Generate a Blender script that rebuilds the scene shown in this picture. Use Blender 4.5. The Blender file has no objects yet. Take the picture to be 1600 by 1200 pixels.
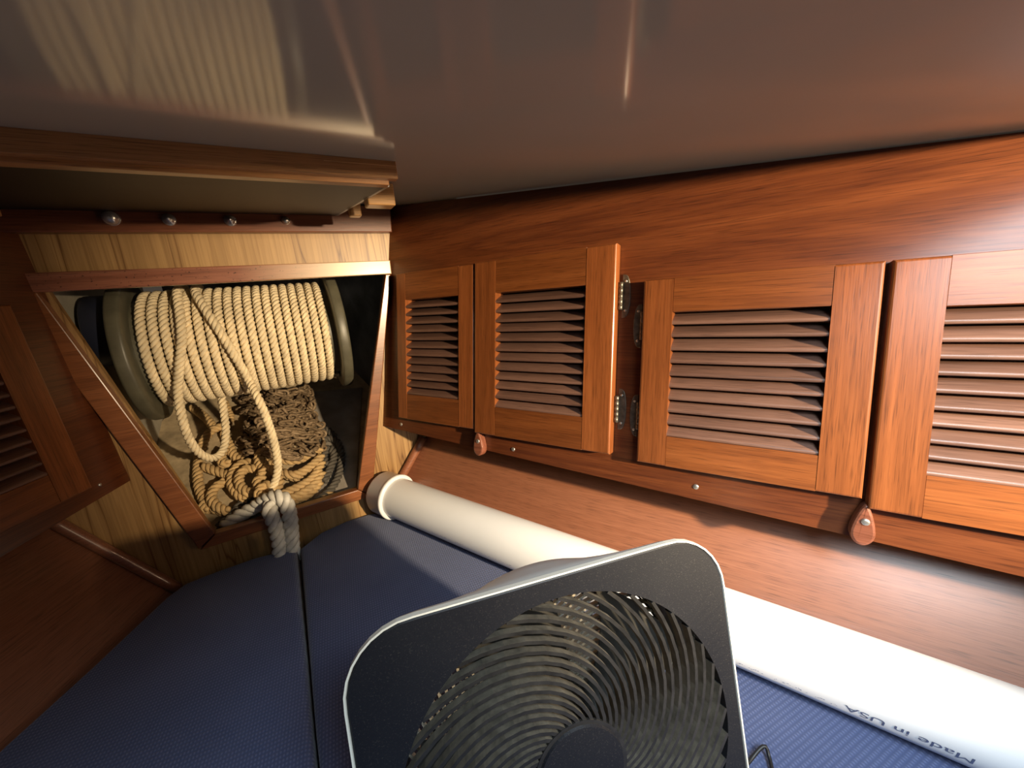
import bpy, bmesh, math, random
import numpy as np
from mathutils import Matrix, Vector
random.seed(7); rng = np.random.default_rng(7)
C = bpy.context.scene
col = C.collection

# ------------------------------------------------------------------ camera
# world: X to starboard, Y forward (towards the bow bulkhead at y = 1), Z up; the camera is the origin
F = 600.0
RC = np.array([[.8551, -.1903, .4817], [-.5117, -.1634, .8436], [-.0818, -.9680, -.2371]])  # columns: right, down, forward
cam = bpy.data.cameras.new('camera'); cam_o = bpy.data.objects.new('camera', cam); col.objects.link(cam_o)
cam.sensor_width = 36; cam.lens = 36 * F / 1600; cam.clip_start = .01
m = Matrix.Identity(4)
for i in range(3):
    m[i][0] = RC[i, 0]; m[i][1] = -RC[i, 1]; m[i][2] = -RC[i, 2]
cam_o.matrix_world = m
C.camera = cam_o

# ------------------------------------------------------------------ world and light
wd = bpy.data.worlds.new('world'); C.world = wd; wd.use_nodes = True
wd.node_tree.nodes['Background'].inputs[0].default_value = (1.0, .80, .62, 1)
wd.node_tree.nodes['Background'].inputs[1].default_value = .055
C.view_settings.view_transform = 'Standard'; C.view_settings.look = 'None'
C.view_settings.exposure = 0; C.view_settings.gamma = 1; C.view_settings.use_curve_mapping = False


def aim(o, loc, target):
    o.location = loc
    o.rotation_euler = (Vector(target) - Vector(loc)).to_track_quat('-Z', 'Y').to_euler()


l = bpy.data.lights.new('hand_lamp', 'SPOT'); l.energy = 240; l.color = (1, .78, .50); l.shadow_soft_size = .022
l.spot_size = math.radians(52); l.spot_blend = .8
lo = bpy.data.objects.new('hand_lamp', l); col.objects.link(lo); aim(lo, (.62, -.85, .05), (.46, 1, -.20))
l = bpy.data.lights.new('hatch_daylight', 'AREA'); l.energy = 2.0; l.color = (.78, .91, 1); l.shape = 'RECTANGLE'; l.size = .30; l.size_y = .30; l.spread = math.radians(95)
lo = bpy.data.objects.new('hatch_daylight', l); col.objects.link(lo); aim(lo, (.20, -.40, .20), (.56, .10, -.42))

l = bpy.data.lights.new('deck_hatch_daylight', 'AREA'); l.energy = 8.5; l.color = (.72, .88, 1); l.shape = 'RECTANGLE'; l.size = .30; l.size_y = .26
lo = bpy.data.objects.new('deck_hatch_daylight', l); col.objects.link(lo); aim(lo, (.14, -.33, .44), (.20, .32, -.45))

# ------------------------------------------------------------------ pixel ray -> world (for laying paths on real surfaces)
def ray(px, py):
    return RC @ np.array([px - 800, py - 600, F])
def at_y(px, py, y):
    r = ray(px, py); return r * (y / r[1])
def at_plane(px, py, n, d):
    r = ray(px, py); return r * (d / float(np.dot(n, r)))


# ------------------------------------------------------------------ materials
def nmat(name):
    m = bpy.data.materials.new(name); m.use_nodes = True
    nt = m.node_tree; b = nt.nodes['Principled BSDF']
    return m, nt, b
def N(nt, t, **k):
    n = nt.nodes.new(t)
    for a, v in k.items(): setattr(n, a, v)
    return n
def ramp(nt, fac, stops):
    r = N(nt, 'ShaderNodeValToRGB'); e = r.color_ramp.elements
    while len(e) < len(stops): e.new(.5)
    for x, (p, c) in zip(e, stops): x.position = p; x.color = (*c, 1)
    nt.links.new(fac, r.inputs[0]); return r.outputs[0]
def coords(nt, scale):
    tc = N(nt, 'ShaderNodeTexCoord'); oi = N(nt, 'ShaderNodeObjectInfo')
    mul = N(nt, 'ShaderNodeVectorMath', operation='SCALE'); mul.inputs[0].default_value = (3.1, 1.7, 2.3)
    nt.links.new(oi.outputs['Random'], mul.inputs['Scale'])
    add = N(nt, 'ShaderNodeVectorMath', operation='ADD')
    nt.links.new(tc.outputs['Object'], add.inputs[0]); nt.links.new(mul.outputs[0], add.inputs[1])
    mp = N(nt, 'ShaderNodeMapping'); mp.inputs['Scale'].default_value = scale
    nt.links.new(add.outputs[0], mp.inputs['Vector'])
    return mp.outputs[0]
def noise(nt, vec, scale=1, detail=4, rough=.55, dist=0):
    n = N(nt, 'ShaderNodeTexNoise'); n.inputs['Scale'].default_value = scale; n.inputs['Detail'].default_value = detail
    n.inputs['Roughness'].default_value = rough; n.inputs['Distortion'].default_value = dist
    nt.links.new(vec, n.inputs['Vector']); return n.outputs['Fac']
def mixc(nt, fac, a, b, mode='MIX'):
    x = N(nt, 'ShaderNodeMix', data_type='RGBA', blend_type=mode)
    for s, v in ((0, fac), (6, a), (7, b)):
        if isinstance(v, (int, float)): x.inputs[s].default_value = v
        elif isinstance(v, tuple): x.inputs[s].default_value = (*v, 1)
        else: nt.links.new(v, x.inputs[s])
    return x.outputs[2]
def bump(nt, b, h, strength=.3, dist=.001):
    bp = N(nt, 'ShaderNodeBump'); bp.inputs['Strength'].default_value = strength; bp.inputs['Distance'].default_value = dist
    nt.links.new(h, bp.inputs['Height']); nt.links.new(bp.outputs[0], b.inputs['Normal'])

def wood(name, dark, mid, light, grain=0, rough=.35, coat=.25, band=1.0, pores=.45, wide=22, dist=1.2, vary=.12):
    """varnished timber; the grain runs along local axis `grain`"""
    m, nt, b = nmat(name)
    def sc(a, c): s = [c, c, c]; s[grain] = a; return tuple(s)
    n1 = noise(nt, coords(nt, sc(1.1, wide)), 1, 3, .5, dist)
    w = N(nt, 'ShaderNodeMath', operation='MULTIPLY'); w.inputs[1].default_value = 5.5 * band; nt.links.new(n1, w.inputs[0])
    fr = N(nt, 'ShaderNodeMath', operation='PINGPONG'); fr.inputs[1].default_value = 1; nt.links.new(w.outputs[0], fr.inputs[0])
    c1 = ramp(nt, fr.outputs[0], [(0, dark), (.42, mid), (1, light)])
    n2 = noise(nt, coords(nt, sc(9, 330)), 1, 3, .6)
    c2 = mixc(nt, .55, c1, ramp(nt, n2, [(.25, dark), (.55, mid), (.8, light)]))
    n3 = noise(nt, coords(nt, sc(26, 900)), 1, 2, .5)
    p = ramp(nt, n3, [(.30, (1 - pores,) * 3), (.46, (1, 1, 1))])
    c3 = mixc(nt, 1.0, c2, p, 'MULTIPLY')
    oi = N(nt, 'ShaderNodeObjectInfo')
    mr = N(nt, 'ShaderNodeMapRange'); mr.inputs[3].default_value = 1 - vary; mr.inputs[4].default_value = 1 + vary
    nt.links.new(oi.outputs['Random'], mr.inputs[0])
    hsv = N(nt, 'ShaderNodeHueSaturation'); nt.links.new(mr.outputs[0], hsv.inputs['Value']); nt.links.new(c3, hsv.inputs['Color'])
    nt.links.new(hsv.outputs[0], b.inputs['Base Color'])
    b.inputs['Roughness'].default_value = rough
    b.inputs['Coat Weight'].default_value = coat; b.inputs['Coat Roughness'].default_value = .22
    bump(nt, b, n3, .12, .0006)
    return m
def plain(name, c, rough=.5, metal=0, spec=.5, nscale=None, amt=.25, bstr=0, bscale=None, coat=0):
    m, nt, b = nmat(name)
    b.inputs['Base Color'].default_value = (*c, 1); b.inputs['Roughness'].default_value = rough
    b.inputs['Metallic'].default_value = metal; b.inputs['Specular IOR Level'].default_value = spec; b.inputs['Coat Weight'].default_value = coat
    if nscale:
        n = noise(nt, coords(nt, (1, 1, 1)), nscale, 5, .6)
        lo = tuple(x * (1 - amt) for x in c); hi = tuple(min(1, x * (1 + amt)) for x in c)
        nt.links.new(ramp(nt, n, [(.3, lo), (.7, hi)]), b.inputs['Base Color'])
    if bstr:
        bump(nt, b, noise(nt, coords(nt, (1, 1, 1)), bscale, 3, .6), bstr, .001)
    return m

TEAK = ((.16, .045, .012), (.33, .105, .026), (.47, .17, .048))
M_stile = wood('teak_stile', (.14, .040, .010), (.25, .075, .020), (.33, .112, .033), band=.7)
M_rail = wood('teak_rail', (.12, .034, .009), (.20, .060, .015), (.27, .088, .024), band=.8)
M_slat = wood('teak_slat', (.095, .048, .035), (.165, .086, .062), (.22, .12, .088), rough=.42, band=.6, coat=.1)
M_face = wood('teak_face', (.065, .016, .006), (.125, .034, .010), (.175, .052, .016), band=.8, wide=13, dist=2.2, coat=.35)
M_hull = wood('hull_liner', (.17, .06, .028), (.27, .098, .047), (.34, .135, .07), band=.35, wide=30, coat=.3, rough=.4)
M_trim = wood('trim_teak', (.13, .038, .016), (.23, .076, .034), (.30, .11, .055), band=.6)
M_trimr = wood('trim_orange', (.15, .048, .015), (.25, .085, .028), (.33, .125, .048), band=.6)
M_oak = wood('strip_oak', (.25, .105, .033), (.37, .17, .058), (.45, .225, .085), band=.5)
M_block = wood('block_oak', (.38, .18, .055), (.55, .29, .10), (.64, .37, .15), band=.9)
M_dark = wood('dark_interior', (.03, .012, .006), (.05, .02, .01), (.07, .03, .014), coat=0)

def ply_mat():
    m, nt, b = nmat('bulkhead_plywood')
    base = noise(nt, coords(nt, (16, 16, 1.0)), 1, 3, .5, .6)
    c1 = ramp(nt, base, [(.3, (.28, .155, .055)), (.55, (.40, .235, .09)), (.75, (.48, .295, .125))])
    fine = noise(nt, coords(nt, (260, 260, 5)), 1, 3, .6)
    c2 = mixc(nt, 1, c1, ramp(nt, fine, [(.3, (.72, .68, .62)), (.6, (1, 1, 1))]), 'MULTIPLY')
    # long dark growth lines
    n = noise(nt, coords(nt, (26, 26, 1.3)), 1, 2, .5, 1.0)
    w = N(nt, 'ShaderNodeMath', operation='MULTIPLY'); w.inputs[1].default_value = 7; nt.links.new(n, w.inputs[0])
    fr = N(nt, 'ShaderNodeMath', operation='PINGPONG'); fr.inputs[1].default_value = 1; nt.links.new(w.outputs[0], fr.inputs[0])
    c3 = mixc(nt, 1, c2, ramp(nt, fr.outputs[0], [(0, (.40, .30, .20)), (.10, (.80, .74, .66)), (.34, (1, 1, 1))]), 'MULTIPLY')
    nt.links.new(c3, b.inputs['Base Color']); b.inputs['Roughness'].default_value = .45
    b.inputs['Coat Weight'].default_value = .12; b.inputs['Coat Roughness'].default_value = .3
    bump(nt, b, fine, .1, .0005)
    return m
M_ply = ply_mat()

def speck_trim():
    m = wood('trim_speckled', (.13, .042, .022), (.23, .083, .047), (.29, .12, .075), band=.5)
    nt = m.node_tree; b = nt.nodes['Principled BSDF']
    src = b.inputs['Base Color'].links[0].from_socket
    sp = noise(nt, coords(nt, (1, 1, 1)), 190, 2, .5)
    c = mixc(nt, 1, src, ramp(nt, sp, [(.30, (.25, .2, .2)), (.36, (1, 1, 1))]), 'MULTIPLY')
    # the outboard third is sun-bleached
    tc = N(nt, 'ShaderNodeTexCoord'); sx = N(nt, 'ShaderNodeSeparateXYZ'); nt.links.new(tc.outputs['Object'], sx.inputs[0])
    mr = N(nt, 'ShaderNodeMapRange'); mr.inputs[1].default_value = -.06; mr.inputs[2].default_value = .22; mr.clamp = True
    nt.links.new(sx.outputs[0], mr.inputs[0])
    c2 = mixc(nt, mr.outputs[0], c, mixc(nt, .75, c, (.74, .58, .36)))
    nt.links.new(c2, b.inputs['Base Color'])
    return m
M_speck = speck_trim()

def ceiling_mat():
    m, nt, b = nmat('glossy_headliner')
    n = noise(nt, coords(nt, (1, 1, 1)), 3, 3, .5)
    nt.links.new(ramp(nt, n, [(.3, (.40, .38, .315)), (.7, (.44, .415, .35))]), b.inputs['Base Color'])
    b.inputs['Roughness'].default_value = .10; b.inputs['Specular IOR Level'].default_value = .31
    bump(nt, b, noise(nt, coords(nt, (1, 1, 1)), 14, 2, .5), .04, .002)
    return m
M_ceil = ceiling_mat()

def weave_mat():
    m, nt, b = nmat('navy_weave')
    tc = N(nt, 'ShaderNodeTexCoord'); mp = N(nt, 'ShaderNodeMapping'); mp.inputs['Rotation'].default_value = (0, 0, .12)
    nt.links.new(tc.outputs['Object'], mp.inputs['Vector'])
    hs = []
    for ax, s in (('X', 75), ('Y', 55)):
        w = N(nt, 'ShaderNodeTexWave', wave_type='BANDS', bands_direction=ax); w.inputs['Scale'].default_value = s; w.inputs['Distortion'].default_value = .6; w.inputs['Detail'].default_value = 1
        nt.links.new(mp.outputs[0], w.inputs['Vector']); hs.append(w.outputs['Fac'])
    mul = N(nt, 'ShaderNodeMath', operation='MULTIPLY'); nt.links.new(hs[0], mul.inputs[0]); nt.links.new(hs[1], mul.inputs[1])
    n = noise(nt, coords(nt, (1, 1, 1)), 7, 4, .6)
    c = mixc(nt, mul.outputs[0], (.058, .080, .175), (.155, .188, .34))
    c = mixc(nt, .35, c, ramp(nt, n, [(.3, (.070, .092, .19)), (.7, (.135, .16, .29))]))
    nt.links.new(c, b.inputs['Base Color']); b.inputs['Roughness'].default_value = .95; b.inputs['Specular IOR Level'].default_value = .2
    b.inputs['Sheen Weight'].default_value = .25; b.inputs['Sheen Roughness'].default_value = .5
    bump(nt, b, mul.outputs[0], .5, .0012)
    return m
M_weave = weave_mat()

def rope_mat(name, c, amt=.22, dirty=None):
    m, nt, b = nmat(name)
    n = noise(nt, coords(nt, (1, 1, 1)), 60, 4, .6); n2 = noise(nt, coords(nt, (1, 1, 1)), 9, 3, .6)
    c1 = ramp(nt, n, [(.3, tuple(x * (1 - amt) for x in c)), (.7, tuple(min(1, x * (1 + amt)) for x in c))])
    d = dirty or tuple(x * .7 for x in c)
    c2 = mixc(nt, ramp(nt, n2, [(.5, (0, 0, 0)), (.75, (.7, .7, .7))]), c1, d)
    nt.links.new(c2, b.inputs['Base Color']); b.inputs['Roughness'].default_value = .8; b.inputs['Specular IOR Level'].default_value = .3
    bump(nt, b, noise(nt, coords(nt, (1, 1, 1)), 900, 2, .5), .35, .0006)
    return m
M_rope = rope_mat('rope_cream', (.72, .60, .40))
M_rope_old = rope_mat('rope_tan', (.50, .34, .16), dirty=(.25, .17, .09))
M_rope_white = rope_mat('rope_white', (.62, .60, .55))
M_rope_dark = rope_mat('rope_dark', (.085, .075, .062))

M_flange = plain('olive_plastic', (.095, .088, .06), .42, nscale=30, amt=.2)
M_navy = plain('navy_plastic', (.018, .022, .045), .5)
M_black = plain('black_vinyl', (.011, .010, .009), .5, 0, .18, nscale=6, amt=.3, bstr=.25, bscale=7)
M_pvc = plain('white_pvc', (.82, .82, .82), .28, nscale=9, amt=.02)
M_ink = plain('pipe_ink', (.12, .14, .24), .6)
M_inkf = plain('faded_ink', (.42, .44, .55), .6)
M_brass = plain('aged_brass', (.20, .18, .145), .45, metal=.9, nscale=120, amt=.35)
M_steel = plain('screw_steel', (.62, .60, .55), .3, metal=.85)
M_glass = plain('nut_chrome', (.66, .64, .60), .22, metal=.7)
M_button = wood('turn_button_teak', (.13, .04, .02), (.22, .075, .042), (.30, .11, .07), band=.8)
M_lock_tan = plain('locker_tan', (.40, .31, .19), .8, nscale=26, amt=.35, bstr=.4, bscale=60)
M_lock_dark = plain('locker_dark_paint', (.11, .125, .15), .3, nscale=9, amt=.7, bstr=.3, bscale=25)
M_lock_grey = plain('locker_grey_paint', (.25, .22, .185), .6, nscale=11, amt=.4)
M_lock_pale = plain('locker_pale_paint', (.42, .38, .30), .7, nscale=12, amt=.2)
def rust_mat():
    m, nt, b = nmat('rusty_steel')
    n = noise(nt, coords(nt, (1, 1, 1)), 70, 5, .6)
    nt.links.new(ramp(nt, n, [(.28, (.08, .055, .035)), (.5, (.22, .15, .085)), (.72, (.38, .28, .18))]), b.inputs['Base Color'])
    b.inputs['Roughness'].default_value = .75; b.inputs['Metallic'].default_value = .25
    bump(nt, b, n, .5, .001); return m
M_rust = rust_mat()
def fan_front_mat():
    m, nt, b = nmat('charcoal_plastic')
    sp = noise(nt, coords(nt, (1, 1, 1)), 850, 2, .5); n = noise(nt, coords(nt, (1, 1, 1)), 7, 3, .6)
    c = ramp(nt, n, [(.35, (.006, .0066, .0100)), (.7, (.010, .0106, .0140))])
    c = mixc(nt, ramp(nt, sp, [(.60, (0, 0, 0)), (.72, (.4, .4, .4))]), c, (.06, .055, .05))
    nt.links.new(c, b.inputs['Base Color']); b.inputs['Roughness'].default_value = .5; b.inputs['Specular IOR Level'].default_value = .35
    bump(nt, b, sp, .15, .0005); return m
M_fan = fan_front_mat()
M_vane = plain('black_grille_plastic', (.020, .019, .018), .32, nscale=70, amt=.4)
M_dust = plain('dust_coated_plastic', (.10, .086, .064), .7, nscale=90, amt=.45)
M_guard = plain('dusty_guard_plastic', (.50, .44, .34), .6, nscale=60, amt=.3)
M_blade = plain('grey_blade', (.035, .033, .029), .45, nscale=40, amt=.4)
M_shell = plain('pale_grey_plastic', (.78, .78, .72), .42)
M_rimline = plain('cream_bead', (.80, .78, .68), .4)
M_wire = plain('black_cord', (.012, .012, .013), .45)

# ------------------------------------------------------------------ object helpers
WM = {}
def link(name, me, M=None, parent=None):
    o = bpy.data.objects.new(name, me); col.objects.link(o)
    M = M or Matrix.Identity(4)
    if parent is not None:
        o.parent = parent; o.matrix_parent_inverse = WM[parent.name].inverted()
    o.matrix_basis = M; WM[o.name] = M.copy(); return o
def mesh(name, v, f, mats, smooth=False, angle=None):
    me = bpy.data.meshes.new(name); me.from_pydata([tuple(map(float, x)) for x in v], [], f); me.update()
    for mm in (mats if isinstance(mats, (list, tuple)) else [mats]): me.materials.append(mm)
    if smooth: me.shade_smooth()
    return me
def obj(name, v, f, mat, M=None, parent=None, smooth=False): return link(name, mesh(name, v, f, mat, smooth), M, parent)
def bmobj(name, bm, mat, M=None, parent=None, smooth=False):
    me = bpy.data.meshes.new(name); bmesh.ops.recalc_face_normals(bm, faces=bm.faces); bm.to_mesh(me); bm.free()
    for mm in (mat if isinstance(mat, (list, tuple)) else [mat]): me.materials.append(mm)
    if smooth: me.shade_smooth()
    return link(name, me, M, parent)
def empty(name, M=None, parent=None):
    o = link(name, None, M, parent); o.empty_display_size = .05; return o
def tag(o, label, cat, group=None):
    o['label'] = label; o['category'] = cat
    if group: o['group'] = group
    return o
def struct(o): o['kind'] = 'structure'; return o
def T(*a): return Matrix.Translation(Vector(a))
def frame(o, x, y, z):
    m = Matrix.Identity(4)
    for i in range(3): m[i][0] = x[i]; m[i][1] = y[i]; m[i][2] = z[i]; m[i][3] = o[i]
    return m
def box_bm(L, W, H, bev=.002, seg=2):
    bm = bmesh.new(); bmesh.ops.create_cube(bm, size=1)
    bmesh.ops.scale(bm, vec=(L, W, H), verts=bm.verts)
    if bev: bmesh.ops.bevel(bm, geom=list(bm.edges), offset=bev, segments=seg, affect='EDGES', profile=.5)
    return bm
def board(name, mat, M, L, W, H, parent=None, bev=.002, seg=2):
    """a plank centred on M, grain along local x"""
    return bmobj(name, box_bm(L, W, H, bev, seg), mat, M, parent)
def beam(name, mat, a, b, w, h, parent=None, up=(0, -1, 0), bev=.002, lift=0):
    """plank from a to b; its depth h stands along `up`"""
    a = Vector(a); b = Vector(b); x = (b - a).normalized(); z = Vector(up); z = (z - x * z.dot(x)).normalized(); y = z.cross(x)
    c = (a + b) / 2 + z * lift
    return board(name, mat, frame(c, x, y, z), (b - a).length, w, h, parent, bev)
def prism(poly, h0, h1):
    """polygon in local xy, extruded from z=h0 to z=h1"""
    n = len(poly); v = [(x, y, h0) for x, y in poly] + [(x, y, h1) for x, y in poly]
    f = [list(range(n))[::-1], list(range(n, 2 * n))] + [[i, (i + 1) % n, n + (i + 1) % n, n + i] for i in range(n)]
    return v, f
def prism_bm(poly, h0, h1, bev=0, seg=2):
    v, f = prism(poly, h0, h1); bm = bmesh.new(); vs = [bm.verts.new(p) for p in v]
    for q in f: bm.faces.new([vs[i] for i in q])
    bmesh.ops.recalc_face_normals(bm, faces=bm.faces)
    if bev: bmesh.ops.bevel(bm, geom=[e for e in bm.edges if abs(e.verts[0].co.z - e.verts[1].co.z) < 1e-6 and e.verts[0].co.z > (h0 + h1) / 2], offset=bev, segments=seg, affect='EDGES', profile=.5)
    return bm
def lathe(prof, n=48, axis='x'):
    """revolve (along, radius) profile around local x or z"""
    v = []; f = []
    for a, r in prof:
        for k in range(n):
            t = 2 * math.pi * k / n
            v.append((a, r * math.cos(t), r * math.sin(t)) if axis == 'x' else (r * math.cos(t), r * math.sin(t), a))
    for i in range(len(prof) - 1):
        for k in range(n):
            k2 = (k + 1) % n; q = [i * n + k, i * n + k2, (i + 1) * n + k2, (i + 1) * n + k]
            f.append(q[::-1] if axis == 'z' else q)
    return v, f
def smooth_path(P, step):
    P = [np.array(p, float) for p in P]; P = [2 * P[0] - P[1]] + P + [2 * P[-1] - P[-2]]
    out = []
    for i in range(1, len(P) - 2):
        p0, p1, p2, p3 = P[i - 1:i + 3]; n = max(2, int(np.linalg.norm(p2 - p1) / step * 2))
        for t in np.linspace(0, 1, n, endpoint=False):
            out.append(.5 * (2 * p1 + (p2 - p0) * t + (2 * p0 - 5 * p1 + 4 * p2 - p3) * t * t + (3 * p1 - p0 - 3 * p2 + p3) * t ** 3))
    out.append(P[-2]); out = np.array(out)
    d = np.r_[0, np.cumsum(np.linalg.norm(np.diff(out, axis=0), axis=1))]
    m = max(3, int(d[-1] / step) + 1); s = np.linspace(0, d[-1], m)
    return np.stack([np.interp(s, d, out[:, k]) for k in range(3)], 1)
def frames(P):
    Tn = np.gradient(P, axis=0); Tn /= np.linalg.norm(Tn, axis=1)[:, None]
    a = np.array([0, 0, 1.]) if abs(Tn[0][2]) < .9 else np.array([1., 0, 0])
    n = a - Tn[0] * a.dot(Tn[0]); n /= np.linalg.norm(n); Ns = [n]
    for i in range(1, len(P)):
        n = Ns[-1] - Tn[i] * Ns[-1].dot(Tn[i]); n /= np.linalg.norm(n); Ns.append(n)
    Ns = np.array(Ns); return Tn, Ns, np.cross(Tn, Ns)
def tube(P, r, sides=8, cap=True):
    P = np.asarray(P, float); Tn, A, B = frames(P); n = len(P); t = np.linspace(0, 2 * np.pi, sides, endpoint=False)
    v = (P[:, None] + r * (np.cos(t)[None, :, None] * A[:, None] + np.sin(t)[None, :, None] * B[:, None])).reshape(-1, 3)
    f = [[i * sides + k, i * sides + (k + 1) % sides, (i + 1) * sides + (k + 1) % sides, (i + 1) * sides + k] for i in range(n - 1) for k in range(sides)]
    if cap: f += [list(range(sides))[::-1], list(range((n - 1) * sides, n * sides))]
    return v.tolist(), f
def laid_rope(paths, R, lay=None, sides=6, closed_step=8):
    """three strands twisted right-handed round every path"""
    lay = lay or R * 5.4; V = []; Fc = []
    for P in paths:
        Q = smooth_path(P, lay / closed_step); Tn, A, B = frames(Q)
        s = np.r_[0, np.cumsum(np.linalg.norm(np.diff(Q, axis=0), axis=1))]
        for k in range(3):
            ph = 2 * np.pi * (s / lay + k / 3)
            c = Q + R * .55 * (np.cos(ph)[:, None] * A + np.sin(ph)[:, None] * B)
            v, f = tube(c, R * .465, sides); o = len(V); V += v; Fc += [[i + o for i in q] for q in f]
    return V, Fc
def screw(M, parent, r=.0042, mat=None):
    v, f = lathe([(0, r), (.0008, r), (.0016, r * .75), (.002, r * .3), (.002, .0001)], 12, 'z')
    return obj('screw', v, f, mat or M_steel, M, parent, True)

# ================================================================== SETTING
def zc(y): return .106 + .113 * y                      # underside of the ceiling
# ceiling: one glossy slab, stops above the companionway edge behind the camera
bm = bmesh.new()
vs = [bm.verts.new((x, y, zc(y) + dz)) for dz in (0, .03) for x, y in ((-1.5, -.02), (1.4, -.02), (1.4, 1.2), (-1.5, 1.2))]
for q in ((0, 3, 2, 1), (4, 5, 6, 7), (0, 1, 5, 4), (1, 2, 6, 5), (2, 3, 7, 6), (3, 0, 4, 7)): bm.faces.new([vs[i] for i in q])
struct(bmobj('ceiling', bm, M_ceil))

# berth base below the cushions
struct(obj('floor', *prism([(-1.4, -.6), (1.5, -.6), (.6, 1.0), (-.7, 1.0)], -.72, -.665), M_dark))

# bulkhead with the trapezoid locker opening
op_t, op_b = .075, -.466
HO = [(-.337, .066), (.240, .066), (.089, -.466), (-.217, -.466)]
outer = [(-.95, .23), (.45, .23), (.45, -.72), (-.95, -.72)]
v = []; f = []
for y in (1.0, 1.014):
    v += [(x, y, z) for x, z in outer] + [(x, y, z) for x, z in HO]
for i in range(4):
    j = (i + 1) % 4
    f += [[i, 4 + i, 4 + j, j], [8 + i, 8 + j, 12 + j, 12 + i], [4 + i, 12 + i, 12 + j, 4 + j]]
wall_front = struct(obj('wall_front', v, f, M_ply))

# teak trim round the opening: all pieces proud of the bulkhead face
def xtrim(name, poly, mat, y0=.984, y1=1.0, bev=.002):
    # polygon in (x, z); extruded towards the cabin
    M = frame((0, y1, 0), (1, 0, 0), (0, 0, 1), (0, -1, 0))
    return struct(bmobj(name, prism_bm(poly, 0, y1 - y0, bev), mat, M))
xtrim('trim_1', [(-.60, .062), (.2515, .062), (.2525, .094), (-.60, .094)], M_speck)
xtrim('trim_2', [(-.345, .0615), (-.379, .0615), (-.246, -.486), (-.213, -.461)], M_trimr)   # left
def rot_trim(name, a, b, w, mat, th=.016):
    return struct(beam(name, mat, a, b, w, th, None, (0, -1, 0), .002))
xtrim('trim_3', [(.2365, .0615), (.249, .0615), (.116, -.489), (.085, -.461)], M_trimr)
xtrim('trim_4', [(-.2125, -.4625), (.0845, -.4625), (.1155, -.491), (-.244, -.4885)], M_trimr)
xtrim('trim_5', [(-.62, .157), (.266, .157), (.270, .2145), (-.62, .2145)], M_trim, .978)
# thin joint moulding where the liner meets the bulkhead
def corner_round(name, a, b, r, mat):
    P = smooth_path([a, b], .03); vv, ff = tube(P, r, 10); return struct(obj(name, vv, ff, mat, None, None, True))
corner_round('trim_6', (.272, .99, -.372), (.128, .99, -.556), .011, M_hull)
corner_round('trim_7', (-.440, .99, -.330), (-.300, .99, -.562), .011, M_hull)

# hull liners (slanting panels below the lockers)
def liner(name, p, q, sgn, y_front, length, thick=.012):
    p = Vector(p); q = Vector(q); x = Vector((.447 * sgn, -.894, 0)); y = (p - q); y = (y - x * y.dot(x)).normalized(); z = x.cross(y)
    if z.x * sgn > 0: z = -z; x2 = -x
    else: x2 = x
    Wd = (p - q).length
    c = q + y * (Wd / 2) + x * (length / 2) - z * (thick / 2)
    return struct(board(name, M_hull, frame(c, x2, y, z), length, Wd, thick, None, .001, 1))
S = Vector((.066, 0, .084)).normalized()
q0 = Vector((.206, 1, -.469)); liner('wall_right_lower', q0 + S * .34, q0 - S * .26, 1, 1, 1.5)
SL = Vector((-.104, 0, .173)).normalized(); q1 = Vector((-.327, 1, -.525))
liner('wall_left_lower', q1 + SL * .42, q1 - SL * .20, -1, 1, 1.5)

# face boards of both sides with door cut-outs
P0 = Vector((.277, 1, .219)); P1 = Vector((.174, 1, -.315)); W = Vector((.447, -.894, 0)).normalized()
U = P0 - P1; U = (U - W * U.dot(W)).normalized(); NR = W.cross(U)
MR = frame(P0, W, U, NR)
def face_wall(name, M, xs, ys, holes, edge, mat, th=.018):
    v = []; f = []; idx = {}
    for lay in (0, 1):
        for i, x in enumerate(xs):
            for j, y in enumerate(ys):
                idx[lay, i, j] = len(v); X, Y = edge(i, j, x, y); v.append((X, Y, -th * lay))
    solid = lambda i, j: 0 <= i < len(xs) - 1 and 0 <= j < len(ys) - 1 and not any(a <= xs[i] + 1e-6 and xs[i + 1] <= b + 1e-6 and c <= ys[j] + 1e-6 and ys[j + 1] <= d + 1e-6 for a, b, c, d in holes)
    for i in range(len(xs) - 1):
        for j in range(len(ys) - 1):
            if not solid(i, j): continue
            a = [idx[0, i, j], idx[0, i + 1, j], idx[0, i + 1, j + 1], idx[0, i, j + 1]]; b = [idx[1, i, j], idx[1, i + 1, j], idx[1, i + 1, j + 1], idx[1, i, j + 1]]
            f += [a, b[::-1]]
            for (di, dj), (p, q) in (((0, -1), (0, 1)), ((1, 0), (1, 2)), ((0, 1), (2, 3)), ((-1, 0), (3, 0))):
                if not solid(i + di, j + dj): f.append([a[q], a[p], b[p], b[q]])
    return struct(obj(name, v, f, mat, M))
def edgeR(i, j, x, y):
    if i == 0: x = .087 * y
    if j == 4: y = -.0012 - .1040 * x
    if j == 0: y = -.5425 - .0365 * (x + .047)
    return x, y
xsR = [0, .062, .238, .318, .522, .645, .850, .938, 1.15, 1.35]; ysR = [-.55, -.482, -.268, -.218, 0]
holesR = [(.062, .238, -.482, -.218), (.318, .522, -.482, -.218), (.645, .850, -.482, -.268), (.938, 1.15, -.482, -.268)]
wall_right = face_wall('wall_right', MR, xsR, ysR, holesR, edgeR, M_face)
for s, t in ((.024, -.530), (.358, -.542), (.698, -.549), (1.06, -.562)):
    screw(MR @ T(s, t, 0), wall_right)
board('ledge_lip', M_face, MR @ T(.60, -.5665, -.030) @ Matrix.Rotation(-.0365, 4, 'Z'), 1.28, .012, .022, wall_right)

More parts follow.
